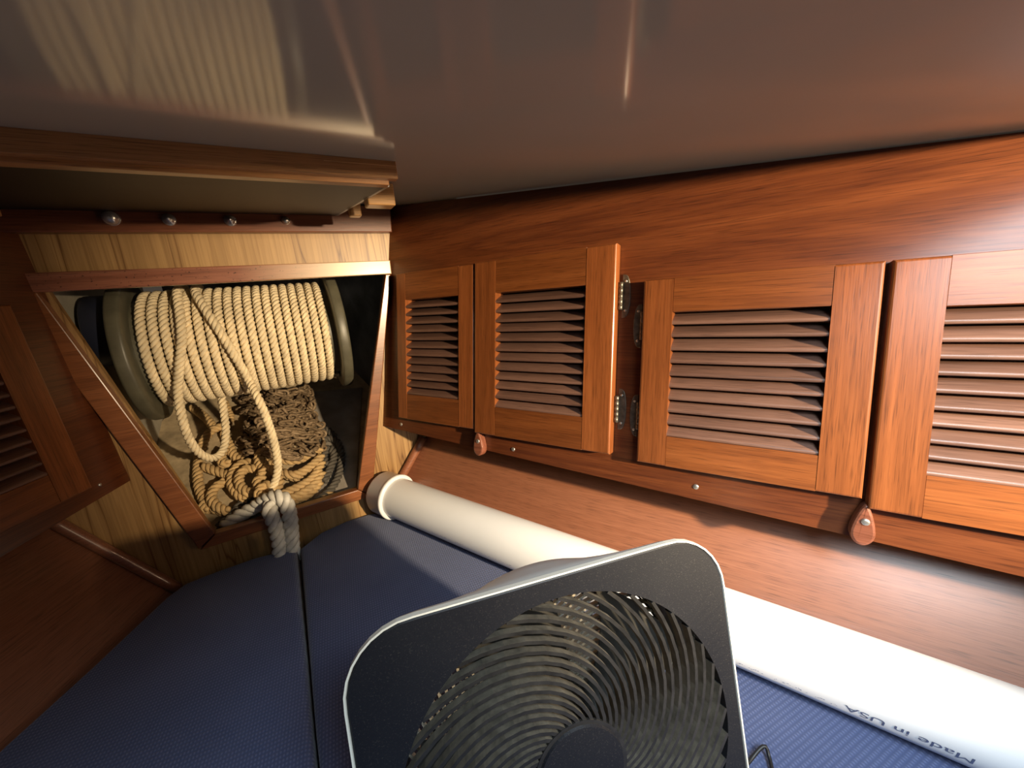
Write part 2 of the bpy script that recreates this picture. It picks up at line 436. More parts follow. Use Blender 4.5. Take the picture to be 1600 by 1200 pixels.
PL0 = Vector((-.317, 1, -.304)); WL = Vector((.447, .894, 0)).normalized()       # local x points forward on the port side
UL = Vector((-.024, 0, .368)); UL = (UL - WL * UL.dot(WL)).normalized(); NL = WL.cross(UL)
ML = frame(PL0, WL, UL, NL)                                                   # origin at the lower forward corner
def edgeL(i, j, x, y):
    if j == 3:
        return x, (zc(PL0.y + WL.y * x) - PL0.z) * 1.0 - .006
    if j == 0: y = .045 * x
    return x, y
xsL = [-1.2, -.72, -.50, -.37, -.15, 0]; ysL = [0, .062, .30, .52]
wall_left = face_wall('wall_left', ML, xsL, ysL, [(-.37, -.15, .062, .30), (-.72, -.50, .062, .30)], edgeL, M_face)
screw(ML @ T(-.055, .020, 0), wall_left, .003)

# chain locker lining behind the bulkhead
LF = lambda y: -.49 + .5 * (y - 1.03)                                            # sloping locker floor
v, f = [( -.52, 1.0145, LF(1.0145)), (.42, 1.0145, LF(1.0145)), (.17, 1.62, LF(1.62)), (-.28, 1.62, LF(1.62)),
        (-.52, 1.0145, LF(1.0145) - .02), (.42, 1.0145, LF(1.0145) - .02), (.17, 1.62, LF(1.62) - .02), (-.28, 1.62, LF(1.62) - .02)], \
       [[0, 1, 2, 3], [7, 6, 5, 4], [0, 4, 5, 1], [1, 5, 6, 2], [2, 6, 7, 3], [3, 7, 4, 0]]
struct(obj('floor_locker', v, f, M_lock_tan))
def wallq(name, a, b, z0, z1, mat, off):
    a = Vector(a); b = Vector(b); d = (b - a).normalized(); n = Vector((d.y, -d.x)) * off
    poly = [a.to_tuple(), b.to_tuple(), (b + n).to_tuple(), (a + n).to_tuple()]
    return struct(obj(name, *prism(poly, z0, z1), mat))
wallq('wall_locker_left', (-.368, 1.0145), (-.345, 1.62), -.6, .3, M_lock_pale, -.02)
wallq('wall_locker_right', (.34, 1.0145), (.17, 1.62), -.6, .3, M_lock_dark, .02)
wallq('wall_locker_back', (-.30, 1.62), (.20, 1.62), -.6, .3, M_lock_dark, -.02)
# dark boards: lining on the starboard foot of the locker and a shelf edge to port
n_ = Vector((0, -.5, 1)).normalized()
def floor_pt(px, py, h=0.0):
    n = np.array([0, -.5, 1.]); d = -.49 - .515 + h
    return at_plane(px, py, n, d)
pp = [floor_pt(*p, .004) for p in ((488, 612), (566, 605), (556, 770), (500, 782))]
vv = [tuple(p) for p in pp] + [tuple(p + np.array([0, 0, -.006])) for p in pp]
struct(obj('trim_locker', vv, [[0, 1, 2, 3], [7, 6, 5, 4], [0, 4, 5, 1], [1, 5, 6, 2], [2, 6, 7, 3], [3, 7, 4, 0]], M_lock_grey))

# ================================================================== LOUVRED LOCKERS
slat_me = {}
def slat_mesh(L):
    k = round(L, 4)
    if k in slat_me: return slat_me[k]
    w, t = .0285, .0066; prof = []
    for a in np.linspace(-90, 90, 5): prof.append((w / 2 - t / 2 + t / 2 * math.cos(math.radians(a)), t / 2 * math.sin(math.radians(a))))
    for a in np.linspace(90, 270, 5): prof.append((-w / 2 + t / 2 + t / 2 * math.cos(math.radians(a)), t / 2 * math.sin(math.radians(a))))
    n = len(prof); v = [(x, a, b) for x in (-L / 2, L / 2) for a, b in prof]
    v = v + v
    f = [[i, n + i, n + (i + 1) % n, (i + 1) % n] for i in range(n)] + [list(range(2 * n, 3 * n)), list(range(3 * n, 4 * n))[::-1]]
    me = mesh('slat', v, f, M_slat); me.shade_smooth()
    bmx = bmesh.new(); bmx.from_mesh(me); bmesh.ops.recalc_face_normals(bmx, faces=bmx.faces)
    for q in bmx.faces: q.smooth = len(q.verts) == 4
    bmx.to_mesh(me); bmx.free()
    slat_me[k] = me; return me
def door(parent, M, x0, x1, y0, y1, ix0, ix1, iy0, iy1, nslat, z0=.0, th=.020, light_first=False):
    D = M @ T((x0 + x1) / 2, (y0 + y1) / 2, z0)
    d = empty('door', D, parent)
    zz = z0 + th / 2
    RZ = Matrix.Rotation(math.pi / 2, 4, 'Z')
    for a, b in ((x0, ix0), (ix1, x1)):
        L_, W_ = y1 - y0, b - a - .0003; sb = box_bm(L_, W_, th, 0); oy = W_ / 2 if a == x0 else -W_ / 2
        es = [e for e in sb.edges if all(q.co.z > 0 for q in e.verts) and (all(abs(q.co.y - oy) < 1e-6 for q in e.verts) or abs(e.verts[0].co.x - e.verts[1].co.x) < 1e-6)]
        bmesh.ops.bevel(sb, geom=es, offset=.0032, segments=3, affect='EDGES', profile=.5)
        bmobj('stile', sb, M_stile, M @ T((a + b) / 2, (y0 + y1) / 2, zz) @ RZ, d)
    for a, b in ((y0, iy0), (iy1, y1)):
        board('rail', M_rail, M @ T((ix0 + ix1) / 2, (a + b) / 2, zz - .0002), ix1 - ix0, b - a, th - .0004, d, .0005, 1)
    p = (iy1 - iy0) / nslat; me = slat_mesh(ix1 - ix0 + .004)
    for k in range(nslat):
        y = iy1 - p * (k + .5) - .001
        link('slat', me, M @ T((ix0 + ix1) / 2, y + random.uniform(-.0006, .0006), z0 + .0065) @ Matrix.Rotation(math.radians(-57 + random.uniform(-2, 2)), 4, 'X') @ Matrix.Rotation(math.pi, 4, 'Z'), d)
    return d
def hinge(parent, M, s, t, side, L=.071):
    """oval leaf flat on the frame, barrel against the door edge; side=+1: leaf to the right of the barrel"""
    h = L / 2; pts = []
    for a in np.linspace(-90, 90, 15): pts.append((side * (.0005 + .0135 * max(0, math.cos(math.radians(a))) ** .55), h * math.sin(math.radians(a))))
    if side < 0: pts = pts[::-1]
    leaf = bmobj('hinge', prism_bm(pts, 0, .0022, .0006, 1), M_brass, M @ T(s, t, 0), parent)
    prof = []; B = .046
    for k in range(5):
        a = -B / 2 + k * B / 5; prof += [(a + .0004, .0030), (a + .0006, .0036), (a + B / 5 - .0006, .0036), (a + B / 5 - .0004, .0030)]
    prof = [(-B / 2, .0005)] + prof + [(B / 2, .0005)]
    v, f = lathe(prof, 12, 'x')
    obj('barrel', v, f, M_brass, M @ T(s - side * .001, t, .0045) @ Matrix.Rotation(math.pi / 2, 4, 'Z'), leaf, True)
    for dt in (-.024, .024): screw(M @ T(s + side * .0065, t + dt, .002), leaf, .0022)
def turn_button(parent, M, s, t, ang=0):
    pts = []
    for a in np.linspace(0, 2 * math.pi, 28, endpoint=False):
        y = math.sin(a); x = math.cos(a); wdt = .0125 * (1 - .42 * (y + .1)) if y > -.5 else .0150
        pts.append((x * wdt * .95, y * .030 if y > 0 else y * .024))
    b = bmobj('turn_button', prism_bm(pts, .001, .017, .003, 2), M_button, M @ T(s, t, 0) @ Matrix.Rotation(ang, 4, 'Z'), parent)
    screw(M @ T(s + .001, t + .008, .017), b, .0045)
    return b
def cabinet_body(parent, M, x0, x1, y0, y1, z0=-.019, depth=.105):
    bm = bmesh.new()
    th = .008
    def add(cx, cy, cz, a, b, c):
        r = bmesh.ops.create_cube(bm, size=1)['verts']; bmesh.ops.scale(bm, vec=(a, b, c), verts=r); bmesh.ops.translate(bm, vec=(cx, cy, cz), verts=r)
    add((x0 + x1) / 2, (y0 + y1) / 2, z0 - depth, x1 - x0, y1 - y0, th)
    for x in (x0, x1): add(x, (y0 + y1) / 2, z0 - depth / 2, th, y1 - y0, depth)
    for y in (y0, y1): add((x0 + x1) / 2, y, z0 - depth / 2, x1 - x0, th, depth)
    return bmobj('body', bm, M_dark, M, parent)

cabA = tag(empty('locker_cabinet', MR @ T(.30, -.34, 0)), 'louvered teak locker with two tall narrow doors, in the corner next to the rope locker', 'cabinet', 'louvered lockers')
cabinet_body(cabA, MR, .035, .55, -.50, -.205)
door(cabA, MR, .036, .2700, -.5085, -.1665, .068, .230, -.449, -.2275, 12)
door(cabA, MR, .2735, .5655, -.5145, -.1655, .3265, .5145, -.4555, -.2285, 12, .002)
for t in (-.248, -.438): hinge(cabA, MR, .5705, t, 1)
turn_button(cabA, MR, .279, -.541, .05)
cabB = tag(empty('locker_cabinet', MR @ T(.90, -.37, 0)), 'louvered teak locker with two wide doors, at right above the white pipe', 'cabinet', 'louvered lockers')
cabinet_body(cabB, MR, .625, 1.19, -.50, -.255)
door(cabB, MR, .610, .8885, -.5190, -.2280, .6545, .842, -.471, -.2785, 10)
door(cabB, MR, .8945, 1.190, -.5300, -.2280, .9415, 1.143, -.478, -.2835, 10)
for t in (-.298, -.446): hinge(cabB, MR, .6055, t, -1)
turn_button(cabB, MR, .893, -.556, -.03)
cabC = tag(empty('locker_cabinet', ML @ T(-.26, .18, 0)), 'dark louvered teak locker on the port side, in deep shade at the left edge', 'cabinet', 'louvered lockers')
cabinet_body(cabC, ML, -.74, -.13, .045, .32)
door(cabC, ML, -.42, -.085, .028, .345, -.375, -.137, .078, .285, 11, .0)
door(cabC, ML, -.76, -.424, .028, .345, -.72, -.470, .078, .285, 11, .0)
turn_button(cabC, ML, -.422, .0, 0)

# ================================================================== OVERHEAD PANEL
pan = tag(empty('overhead_panel', T(-.15, .515, .16)), 'black undersided panel with teak front edge hung under the ceiling above the rope locker', 'panel')
def slope_pt(x, y, dz): return (x, y, zc(y) + dz)
beam('edge_strip', M_oak, (-.62, .520, .1545), (.157, .520, .1545), .0205, .012, pan, (0, -1, 0), .0012)
beam('edge_inlay', M_block, (.075, .5135, .1585), (.1565, .5135, .1585), .0008, .0008, pan, (0, -1, 0), 0)
beam('lip', M_oak, (-.62, .530, .1425), (.1475, .530, .1425), .0065, .014, pan, (0, -1, 0), .001)
v = [slope_pt(x, y, dz) for dz in (-.026, -.012) for x, y in ((-.62, .527), (.1465, .527), (.1465, .966), (-.62, .966))]
panel_board = obj('panel', v, [[0, 3, 2, 1], [4, 5, 6, 7], [0, 1, 5, 4], [1, 2, 6, 5], [2, 3, 7, 6], [3, 0, 4, 7]], M_black, None, pan)
beam('panel_edge', M_dark, slope_pt(.1485, .535, -.020), slope_pt(.1485, .962, -.020), .004, .012, pan, (0, 0, 1), 0)
def cleat(x0, x1, y, z0, dep=.03):
    c = board('cleat', M_block, T((x0 + x1) / 2, y + dep / 2, (z0 + zc(y)) / 2), x1 - x0, dep, zc(y) - z0, pan, .0022)
cleat(.1515, .195, .67, .1485); cleat(.1515, .1725, .83, .163, .022); cleat(-.365, -.33, .90, .170, .025)
# domed nuts along the beam
def dome(x, z, r, rings, lab, mat):
    M = frame((x, .978, z), (1, 0, 0), (0, 0, 1), (0, -1, 0))
    t = tag(empty('domed_nut', M), lab, 'nut', 'domed nuts on the red beam')
    v, f = lathe([(0, r * 1.25), (.002, r * 1.25), (.003, r * 1.0)] if rings else [(0, r * 1.02), (.002, r * 1.02), (.002, r)], 24, 'z')
    obj('washer', v, f, mat, M, t, True)
    pr = [(.002, r)]
    for a in np.linspace(10, 88, 7): pr.append((.003 + r * .95 * math.sin(math.radians(a)), r * math.cos(math.radians(a))))
    pr.append((.003 + r * .96, .0001))
    if rings:
        pr = [(.002, r), (.005, r), (.005, r * .82), (.009, r * .80), (.009, r * .6), (.013, r * .45), (.014, .0001)]
    v, f = lathe(pr, 24, 'z'); obj('dome', v, f, mat, M, t, True)
dome(-.222, .1800, .0125, False, 'large pale domed nut, leftmost on the red beam under the black panel', M_glass)
dome(-.143, .1785, .0085, True, 'stepped bright nut, second from the left on the red beam', M_glass)
dome(-.049, .1785, .0085, True, 'stepped bright nut, third from the left on the red beam', M_glass)
dome(.0475, .1795, .0075, False, 'small grey domed nut, rightmost on the red beam in a dark notch', M_steel)

# ================================================================== CUSHIONS
def zcush(y): return -.540 - .025 * (1 - y)
def cpt(px, py):
    n = np.array([0, -.025, 1.]); return at_plane(px, py, n, -.565)[:2]
left_px = [(464, 857), (440, 858), (400, 868), (340, 889), (288, 909), (256, 932), (200, 984), (140, 1040), (100, 1076), (0, 1165)]
right_px = [(468, 855), (500, 830), (540, 812), (575, 801)]
Lp = [tuple(cpt(*p)) for p in left_px]
Lp = [p for p in Lp] + [(-.60, .40), (-.78, .02), (-.78, -.35), (-.062, -.35), (-.071, .50)]
Rp = [tuple(cpt(*p)) for p in right_px] + [(.150, .975), (.215, .86), (.44, .41), (.66, -.03), (.80, -.35), (-.058, -.35), (-.067, .50)]
def cushion(name, poly, lab):
    bm = bmesh.new(); thick = .105
    n = len(poly); c = np.mean(poly, 0)
    top = [bm.verts.new((x, y, zcush(y) - .001)) for x, y in poly]; bot = [bm.verts.new((x + (.085 if x < -.25 else -.10 if x > .14 else 0), y, -.663)) for x, y in poly]
    bm.faces.new(top); bm.faces.new(bot[::-1])
    for i in range(n): bm.faces.new([bot[i], bot[(i + 1) % n], top[(i + 1) % n], top[i]])
    bmesh.ops.recalc_face_normals(bm, faces=bm.faces)
    bm.edges.ensure_lookup_table()
    es = [e for e in bm.edges if e.verts[0] in top and e.verts[1] in top]
    bmesh.ops.bevel(bm, geom=es, offset=.012, segments=4, affect='EDGES', profile=.5)
    for q in bm.faces: q.smooth = True
    me = bpy.data.meshes.new(name); bm.to_mesh(me); bm.free(); me.materials.append(M_weave)
    return link(name, me)
cl = tag(cushion('berth_cushion', Lp, ''), 'navy woven berth cushion left of the centre seam, under the dark port locker', 'cushion', 'berth cushions')
cr = tag(cushion('berth_cushion', Rp, ''), 'navy woven berth cushion right of the centre seam, carrying the fan and the pipe', 'cushion', 'berth cushions')

# ================================================================== PVC PIPE
K = .975
pd = Vector((-.474, 1, .0328)).normalized(); pc = Vector((.386, .5, -.515)) * K; pr_ = .050 * K
def pax(y): return pc + pd * ((y - pc.y) / pd.y)
px_ = pd; pz_ = Vector((0, 0, 1)); pz_ = (pz_ - px_ * pz_.dot(px_)).normalized(); py_ = pz_.cross(px_)
MP = frame(pax(.93), px_, py_, pz_)            # local x forward along the pipe
pipe = tag(empty('plastic_pipe', MP), 'long white plastic pipe with a socket end, lying on the navy cushion below the lockers', 'pipe')
Lb = -1.45
v, f = lathe([(Lb, pr_ - .004), (Lb, pr_), (-.3, pr_), (.02, pr_)], 64, 'x'); obj('tube', v, f, M_pvc, MP, pipe, True)
R2 = pr_ + .0055
v, f = lathe([(-.004, pr_ - .001), (-.004, R2 + .0010), (-.0025, R2 + .0028), (.002, R2 + .0030), (.006, R2 + .0012), (.008, R2), (.050, R2), (.056, R2 - .003), (.058, R2 - .008), (.058, .0005)], 64, 'x')
obj('socket', v, f, M_pvc, MP, pipe, True)
def on_pipe(x, a, r=pr_ + .0004): return (x, r * math.cos(a), r * math.sin(a))
def pipe_text(txt, x0, length, ang, cap, mat, name, parent):
    """printed line running forward along the tube; the letters' tops point down towards the berth"""
    cu = bpy.data.curves.new('txt', 'FONT'); cu.body = txt; cu.size = 1
    to = bpy.data.objects.new('txt', cu); col.objects.link(to); dg = bpy.context.evaluated_depsgraph_get(); dg.update()
    me = bpy.data.meshes.new_from_object(to.evaluated_get(dg)); bpy.data.objects.remove(to)
    P = np.array([q.co[:] for q in me.vertices]); P[:, 0] -= P[:, 0].min(); sx = length / P[:, 0].max(); sy = cap / .70
    out = [on_pipe(x0 + x * sx, ang - y * sy / pr_) for x, y, _ in P]
    fs = [list(q.vertices) for q in me.polygons]; bpy.data.meshes.remove(me)
    return obj(name, out, fs, mat, MP, parent)
pipe_text('Made in USA', -.977, .106, math.radians(-7), .0100, M_ink, 'printed_text', pipe)
# the rest of the print is worn to illegible specks
v = []; f = []
for x0, x1, n_ in ((-.385, -.17, 90), (-.866, -.80, 26), (-.79, -.757, 16)):
    for i in range(n_):
        x = x0 + (x1 - x0) * rng.random(); a = math.radians(-14 - 5 * rng.random()); w_ = .0006 + .002 * rng.random(); hh = .0004 + .0012 * rng.random(); o = len(v)
        v += [on_pipe(x, a), on_pipe(x + w_, a), on_pipe(x + w_ * .8, a + hh / pr_), on_pipe(x, a + hh / pr_)]; f.append([o, o + 1, o + 2, o + 3])
wp = obj('worn_print', v, f, M_inkf, MP, pipe); wp['kind'] = 'stuff'

# ================================================================== FAN
k = .965
FU = Vector((.968, -.253, -.002)).normalized(); FV = Vector((-.059, -.218, -.974)); FV = (FV - FU * FV.dot(FU)).normalized(); FN = FU.cross(FV)
FC = Vector((.147, .199, -.414)) * k
MF = frame(FC, FU, -FV, -FN)                    # local x right, y up, z towards the camera; front plane z=0
h = .175 * k; rc = .055 * k; gr = .156 * k; hx, hy = .0045 * k, -.002
fan = tag(empty('box_fan', MF @ T(0, -h, 0)), 'square rounded charcoal fan with swirl grille and pale housing, tilted back on the cushion', 'fan')
def rsq(hw, r, n=128):
    """rounded square, sampled at equal polar angles so that every loop matches the others"""
    pts = []
    for i in range(n):
        a = 2 * math.pi * i / n; dx, dy = math.cos(a), math.sin(a); lo_, hi_ = 0, hw * 1.5
        for _ in range(40):
            t = (lo_ + hi_) / 2; x, y = abs(dx * t), abs(dy * t); qx, qy = x - hw + r, y - hw + r
            inside = (math.hypot(max(qx, 0), max(qy, 0)) + min(max(qx, qy), 0)) <= r
            lo_, hi_ = (t, hi_) if inside else (lo_, t)
        pts.append((dx * lo_, dy * lo_))
    return pts
def ring_loft(rings, close=False):
    n = len(rings[0]); v = [p for r in rings for p in r]; f = []
    for i in range(len(rings) - 1):
        for k_ in range(n): f.append([i * n + k_, i * n + (k_ + 1) % n, (i + 1) * n + (k_ + 1) % n, (i + 1) * n + k_])
    return v, f
sq = rsq(h - .0016, rc - .001); nq = len(sq)
def circ_for(r, z): 
    out = []
    for x, y in sq:
        a = math.atan2(y, x); out.append((hx * 0 + r * math.cos(a), r * math.sin(a), z))
    return out
def sqz(hw, r, z): return [(x, y, z) for x, y in rsq(hw, r)]
g = gr
# front face plate: rounded square with a round hole, slight dish round the hole
inner = [(hx + (g) * math.cos(math.atan2(y, x)), hy + g * math.sin(math.atan2(y, x)), -.001) for x, y in sq]
inner2 = [(hx + (g - .001) * math.cos(math.atan2(y, x)), hy + (g - .001) * math.sin(math.atan2(y, x)), -.010) for x, y in sq]
v, f = ring_loft([sqz(h - .0016, rc - .001, -.006), sqz(h - .0016, rc - .001, 0), sqz(h - .003, rc - .003, .0008), inner, inner2])
obj('front_plate', v, f, M_fan, MF, fan)
v, f = ring_loft([sqz(h - .0014, rc - .001, -.0005), sqz(h - .0010, rc - .001, .0012), sqz(h + .0004, rc, .0012), sqz(h + .0004, rc, -.004), sqz(h - .004, rc - .003, -.004)])
obj('rim', v, f, M_rimline, MF, fan)
def blend(t, r, hw, z, rcn):
    a = sqz(hw, rcn, z); b = circ_for(r, z); return [((1 - t) * p[0] + t * q[0], (1 - t) * p[1] + t * q[1], z) for p, q in zip(a, b)]
v, f = ring_loft([sqz(h - .0006, rc, -.003), blend(.04, h * .995, h - .001, -.010, rc), blend(.22, h * .98, h * .975, -.022, rc), blend(.55, h * .955, h * .94, -.038, rc), blend(1, h * .93, h * .93, -.052, rc), blend(1, h * .89, h * .89, -.064, rc), blend(1, h * .85, h * .85, -.068, rc), blend(1, h * .85, h * .85, -.062, rc)])
obj('housing', v, f, M_shell, MF, fan, True)
# swirl vanes: thin deep fins from the hub to the ring
hr = .041 * k; NV = 40
def vane(r0, r1, sweep, z0, z1, th, lean=0, n=12):
    """one swept fin, starting at angle 0 on the outer ring"""
    pts = []
    for i in range(n + 1):
        t = i / n; r = r1 + (r0 - r1) * t; a = -sweep * (t ** 1.05); pts.append((r * math.cos(a), r * math.sin(a)))
    v = []; f = []
    P = np.array(pts); tg = np.gradient(P, axis=0); tg /= np.linalg.norm(tg, axis=1)[:, None]; nr = np.stack([-tg[:, 1], tg[:, 0]], 1)
    for (x, y), (nx, ny) in zip(P, nr):
        for s, z in ((-1, z0), (1, z0), (1, z1), (-1, z1)):
            o = lean if z == z1 else 0
            v.append((x + nx * (s * th / 2 + o), y + ny * (s * th / 2 + o), z))
    for i in range(n):
        for q in range(4): f.append([i * 4 + q, (i + 1) * 4 + q, (i + 1) * 4 + (q + 1) % 4, i * 4 + (q + 1) % 4])
    f += [[0, 1, 2, 3], [4 * n + 3, 4 * n + 2, 4 * n + 1, 4 * n]]
    return v, f
v, f = vane(hr * .97, g - .0005, math.radians(106), -.001, -.0088, .0030, -.0005, 14)
gm = mesh('grille_vane', v, f, [M_dust, M_vane])
for q in gm.polygons:
    if q.index % 4 == 0 or q.index >= 56: q.material_index = 1
MG = MF @ T(hx, hy, 0)
for i in range(NV): link('grille_vane', gm, MG @ Matrix.Rotation(2 * math.pi * i / NV, 4, 'Z'), fan)
v, f = lathe([(-.017, hr), (-.001, hr), (.0015, hr - .0015), (.0015, .0005)], 40, 'z'); obj('hub', v, f, M_fan, MG, fan)
v, f = lathe([(-.003, hr + .003), (-.0005, hr + .003), (-.0005, hr - .001)], 40, 'z'); obj('hub_ring', v, f, M_vane, MG, fan)
# barrel, blades, rear guard
v, f = lathe([(-.010, g - .0012), (-.064, g * .95)], 64, 'z'); obj('barrel', v, [q[::-1] for q in f], M_vane, MG, fan, True)
bl = []
def blade_mesh():
    v = []; f = []; n = 8; m_ = 6
    for i in range(n + 1):
        r = hr * .85 + (g * .90 - hr * .85) * i / n; span = math.radians(34 + 16 * i / n)
        for j in range(m_ + 1):
            a = span * (j / m_ - .5) + .35 * (i / n) ; z = -.040 - .018 * (j / m_ - .5) * (1 - .3 * i / n) + .004 * math.sin(j / m_ * math.pi)
            v.append((r * math.cos(a), r * math.sin(a), z))
    for i in range(n):
        for j in range(m_): q = i * (m_ + 1) + j; f.append([q, q + 1, q + m_ + 2, q + m_ + 1])
    o = len(v); v += [(x, y, z - .0015) for x, y, z in v]; f += [[a + o for a in q[::-1]] for q in f]
    return mesh('blade', v, f, M_blade, True)
bme = blade_mesh()
for i in range(5): link('blade', bme, MG @ Matrix.Rotation(2 * math.pi * (i / 5 + .06), 4, 'Z'), fan)
v, f = lathe([(-.058, hr * .9), (-.022, hr * .9), (-.022, .0005)], 32, 'z'); obj('rotor', v, f, M_blade, MG, fan)
v, f = vane(hr * .9, g * .95, math.radians(-70), -.061, -.066, .0024, 0, 8)
rgm = mesh('rear_guard_rib', v, f, M_guard)
for i in range(64): link('rear_guard_rib', rgm, MG @ Matrix.Rotation(2 * math.pi * i / 64, 4, 'Z'), fan)
for r in (.35, .5, .65, .8, .93):
    P = [(g * r * math.cos(a), g * r * math.sin(a), -.0665) for a in np.linspace(0, 2 * math.pi, 49)]
    vv, ff = tube(P, .0012, 6, False); obj('rear_guard_ring', vv, ff, M_vane, MG, fan, True)
v, f = lathe([(-.060, hr * 1.2), (-.070, hr * 1.2), (-.070, .0005)], 32, 'z'); obj('rear_hub', v, [q[::-1] for q in f], M_shell, MG, fan)
# cord
cz = lambda px, py, hh: at_plane(px, py, np.array([0, -.025, 1.]), -.565 + hh)
vv, ff = tube(smooth_path([cz(1150, 1215, .004), cz(1172, 1188, .004), cz(1187, 1170, .010), cz(1196, 1166, .012), cz(1201, 1180, .006), cz(1206, 1200, .004), cz(1214, 1240, .004), cz(1200, 1300, .004)], .003), .0021, 8)
tag(obj('charging_cord', vv, ff, M_wire, None, None, True), 'thin black cord kinked on the cushion beside the fan', 'cord')

# ================================================================== SPOOL AND ROPES
SX0, SX1, SY, SZ, SR = -.272, .113, 1.192, -.069, .1345
rr = .0094
spool = tag(empty('rope_spool', T((SX0 + SX1) / 2, SY, SZ)), 'olive plastic rope spool lying on its side inside the bulkhead locker', 'spool')
MS = T(0, SY, SZ)
FR = .159
for x, dx in ((SX0, -1), (SX1, 1)):
    pr = [(0, .03), (0, FR - .006), (.002, FR - .001), (.006, FR), (.020, FR), (.024, FR - .002), (.026, FR - .008), (.022, FR - .02), (.020, .03)]
    v, f = lathe([(x + dx * a, r) for a, r in pr], 72, 'x')
    if dx > 0: pass
    o = obj('flange', v, f, M_flange, MS, spool, True)
    bmx = bmesh.new(); bmx.from_mesh(o.data); bmesh.ops.recalc_face_normals(bmx, faces=bmx.faces); bmx.to_mesh(o.data); bmx.free()
v, f = lathe([(SX0 - .002, SR - 2 * rr - .001), (SX1 + .002, SR - 2 * rr - .001)], 48, 'x'); obj('core', v, f, M_flange, MS, spool, True)
v, f = lathe([(SX0 - .024, .075), (SX0 - .075, .075), (SX0 - .078, .070), (SX0 - .078, .001)], 40, 'x')
obj('axle_drum', v, f, M_navy, T(0, SY - .01, SZ + .055), spool, True)

turns = (SX1 - SX0 - 2 * rr) / .0190; n = int(turns * 44)
hel = []
for i in range(n + 1):
    t = i / n; a = 2 * math.pi * turns * t + math.pi
    x = SX0 + rr + (SX1 - SX0 - 2 * rr) * t
    hel.append((x, SY - (SR - rr) * math.cos(a), SZ + (SR - rr) * math.sin(a)))
def spool_pt(px, py, off):
    """point where the pixel ray meets the spool at radius SR+off (front side), or the closest grazing point"""
    r = ray(px, py); R_ = SR + off
    a = r[1] ** 2 + r[2] ** 2; b = -2 * (r[1] * SY + r[2] * SZ); c = SY ** 2 + SZ ** 2 - R_ ** 2
    D = b * b - 4 * a * c; t = (-b - math.sqrt(max(D, 0))) / (2 * a); return r * t
V, Fc = laid_rope([hel], rr, .034, 6, 8)
# loose bight lifted off the left side of the spool
big = [np.array([spool_pt(275, 452, .008)[0], SY + .05, SZ + SR + .005]), spool_pt(277, 455, .008), spool_pt(281, 490, .0095), spool_pt(284, 530, .0095), spool_pt(280, 575, .0105), spool_pt(278, 610, .015)]
big += [at_y(284, 650, 1.055), at_y(295, 685, 1.06), at_y(312, 708, 1.075), at_y(332, 716, 1.10), at_y(348, 704, 1.13), at_y(353, 675, 1.15), at_y(350, 645, 1.17), at_y(346, 615, 1.2), at_y(345, 590, 1.25)]
v2, f2 = laid_rope([big], rr, .034, 6, 8); o = len(V); V += v2; Fc += [[i + o for i in q] for q in f2]
# the working end laid diagonally over the turns and down into the locker
dia = [np.array([spool_pt(300, 452, .008)[0], SY + .05, SZ + SR + .004]), spool_pt(305, 455, .009), spool_pt(322, 485, .0105), spool_pt(345, 520, .0105), spool_pt(368, 558, .0105), spool_pt(388, 592, .0105)]
dia += [at_y(404, 624, 1.03), at_y(417, 655, 1.03), at_y(428, 690, 1.04), at_y(434, 722, 1.045), at_y(432, 745, 1.045), at_y(424, 765, 1.04), at_y(412, 786, 1.05)]
v2, f2 = laid_rope([dia], rr * 1.04, .034, 6, 8); o = len(V); V += v2; Fc += [[i + o for i in q] for q in f2]
tag(obj('spooled_rope', V, Fc, M_rope, None, None, True), 'cream three-strand rope wound on the spool with loose ends hanging in front', 'rope')

# white doubled line over the sill
wl = [floor_pt(352, 822, .016), floor_pt(374, 806, .034), at_y(400, 791, 1.02), at_y(420, 779, .995), at_y(438, 776, .970), at_y(449, 790, .958), at_y(454, 816, .955), at_y(456, 845, .953), at_y(458, 875, .956), at_y(450, 893, .957), at_y(439, 875, .956), at_y(436, 845, .953), at_y(430, 820, .955), at_y(422, 800, .960), at_y(425, 786, .980), at_y(436, 786, 1.01), at_y(444, 794, 1.04)]
V, Fc = laid_rope([wl], .0165, .058, 8, 10)
tag(obj('white_line', V, Fc, M_rope_white, None, None, True), 'thick whitish doubled rope hanging over the locker sill onto the cushions', 'rope')

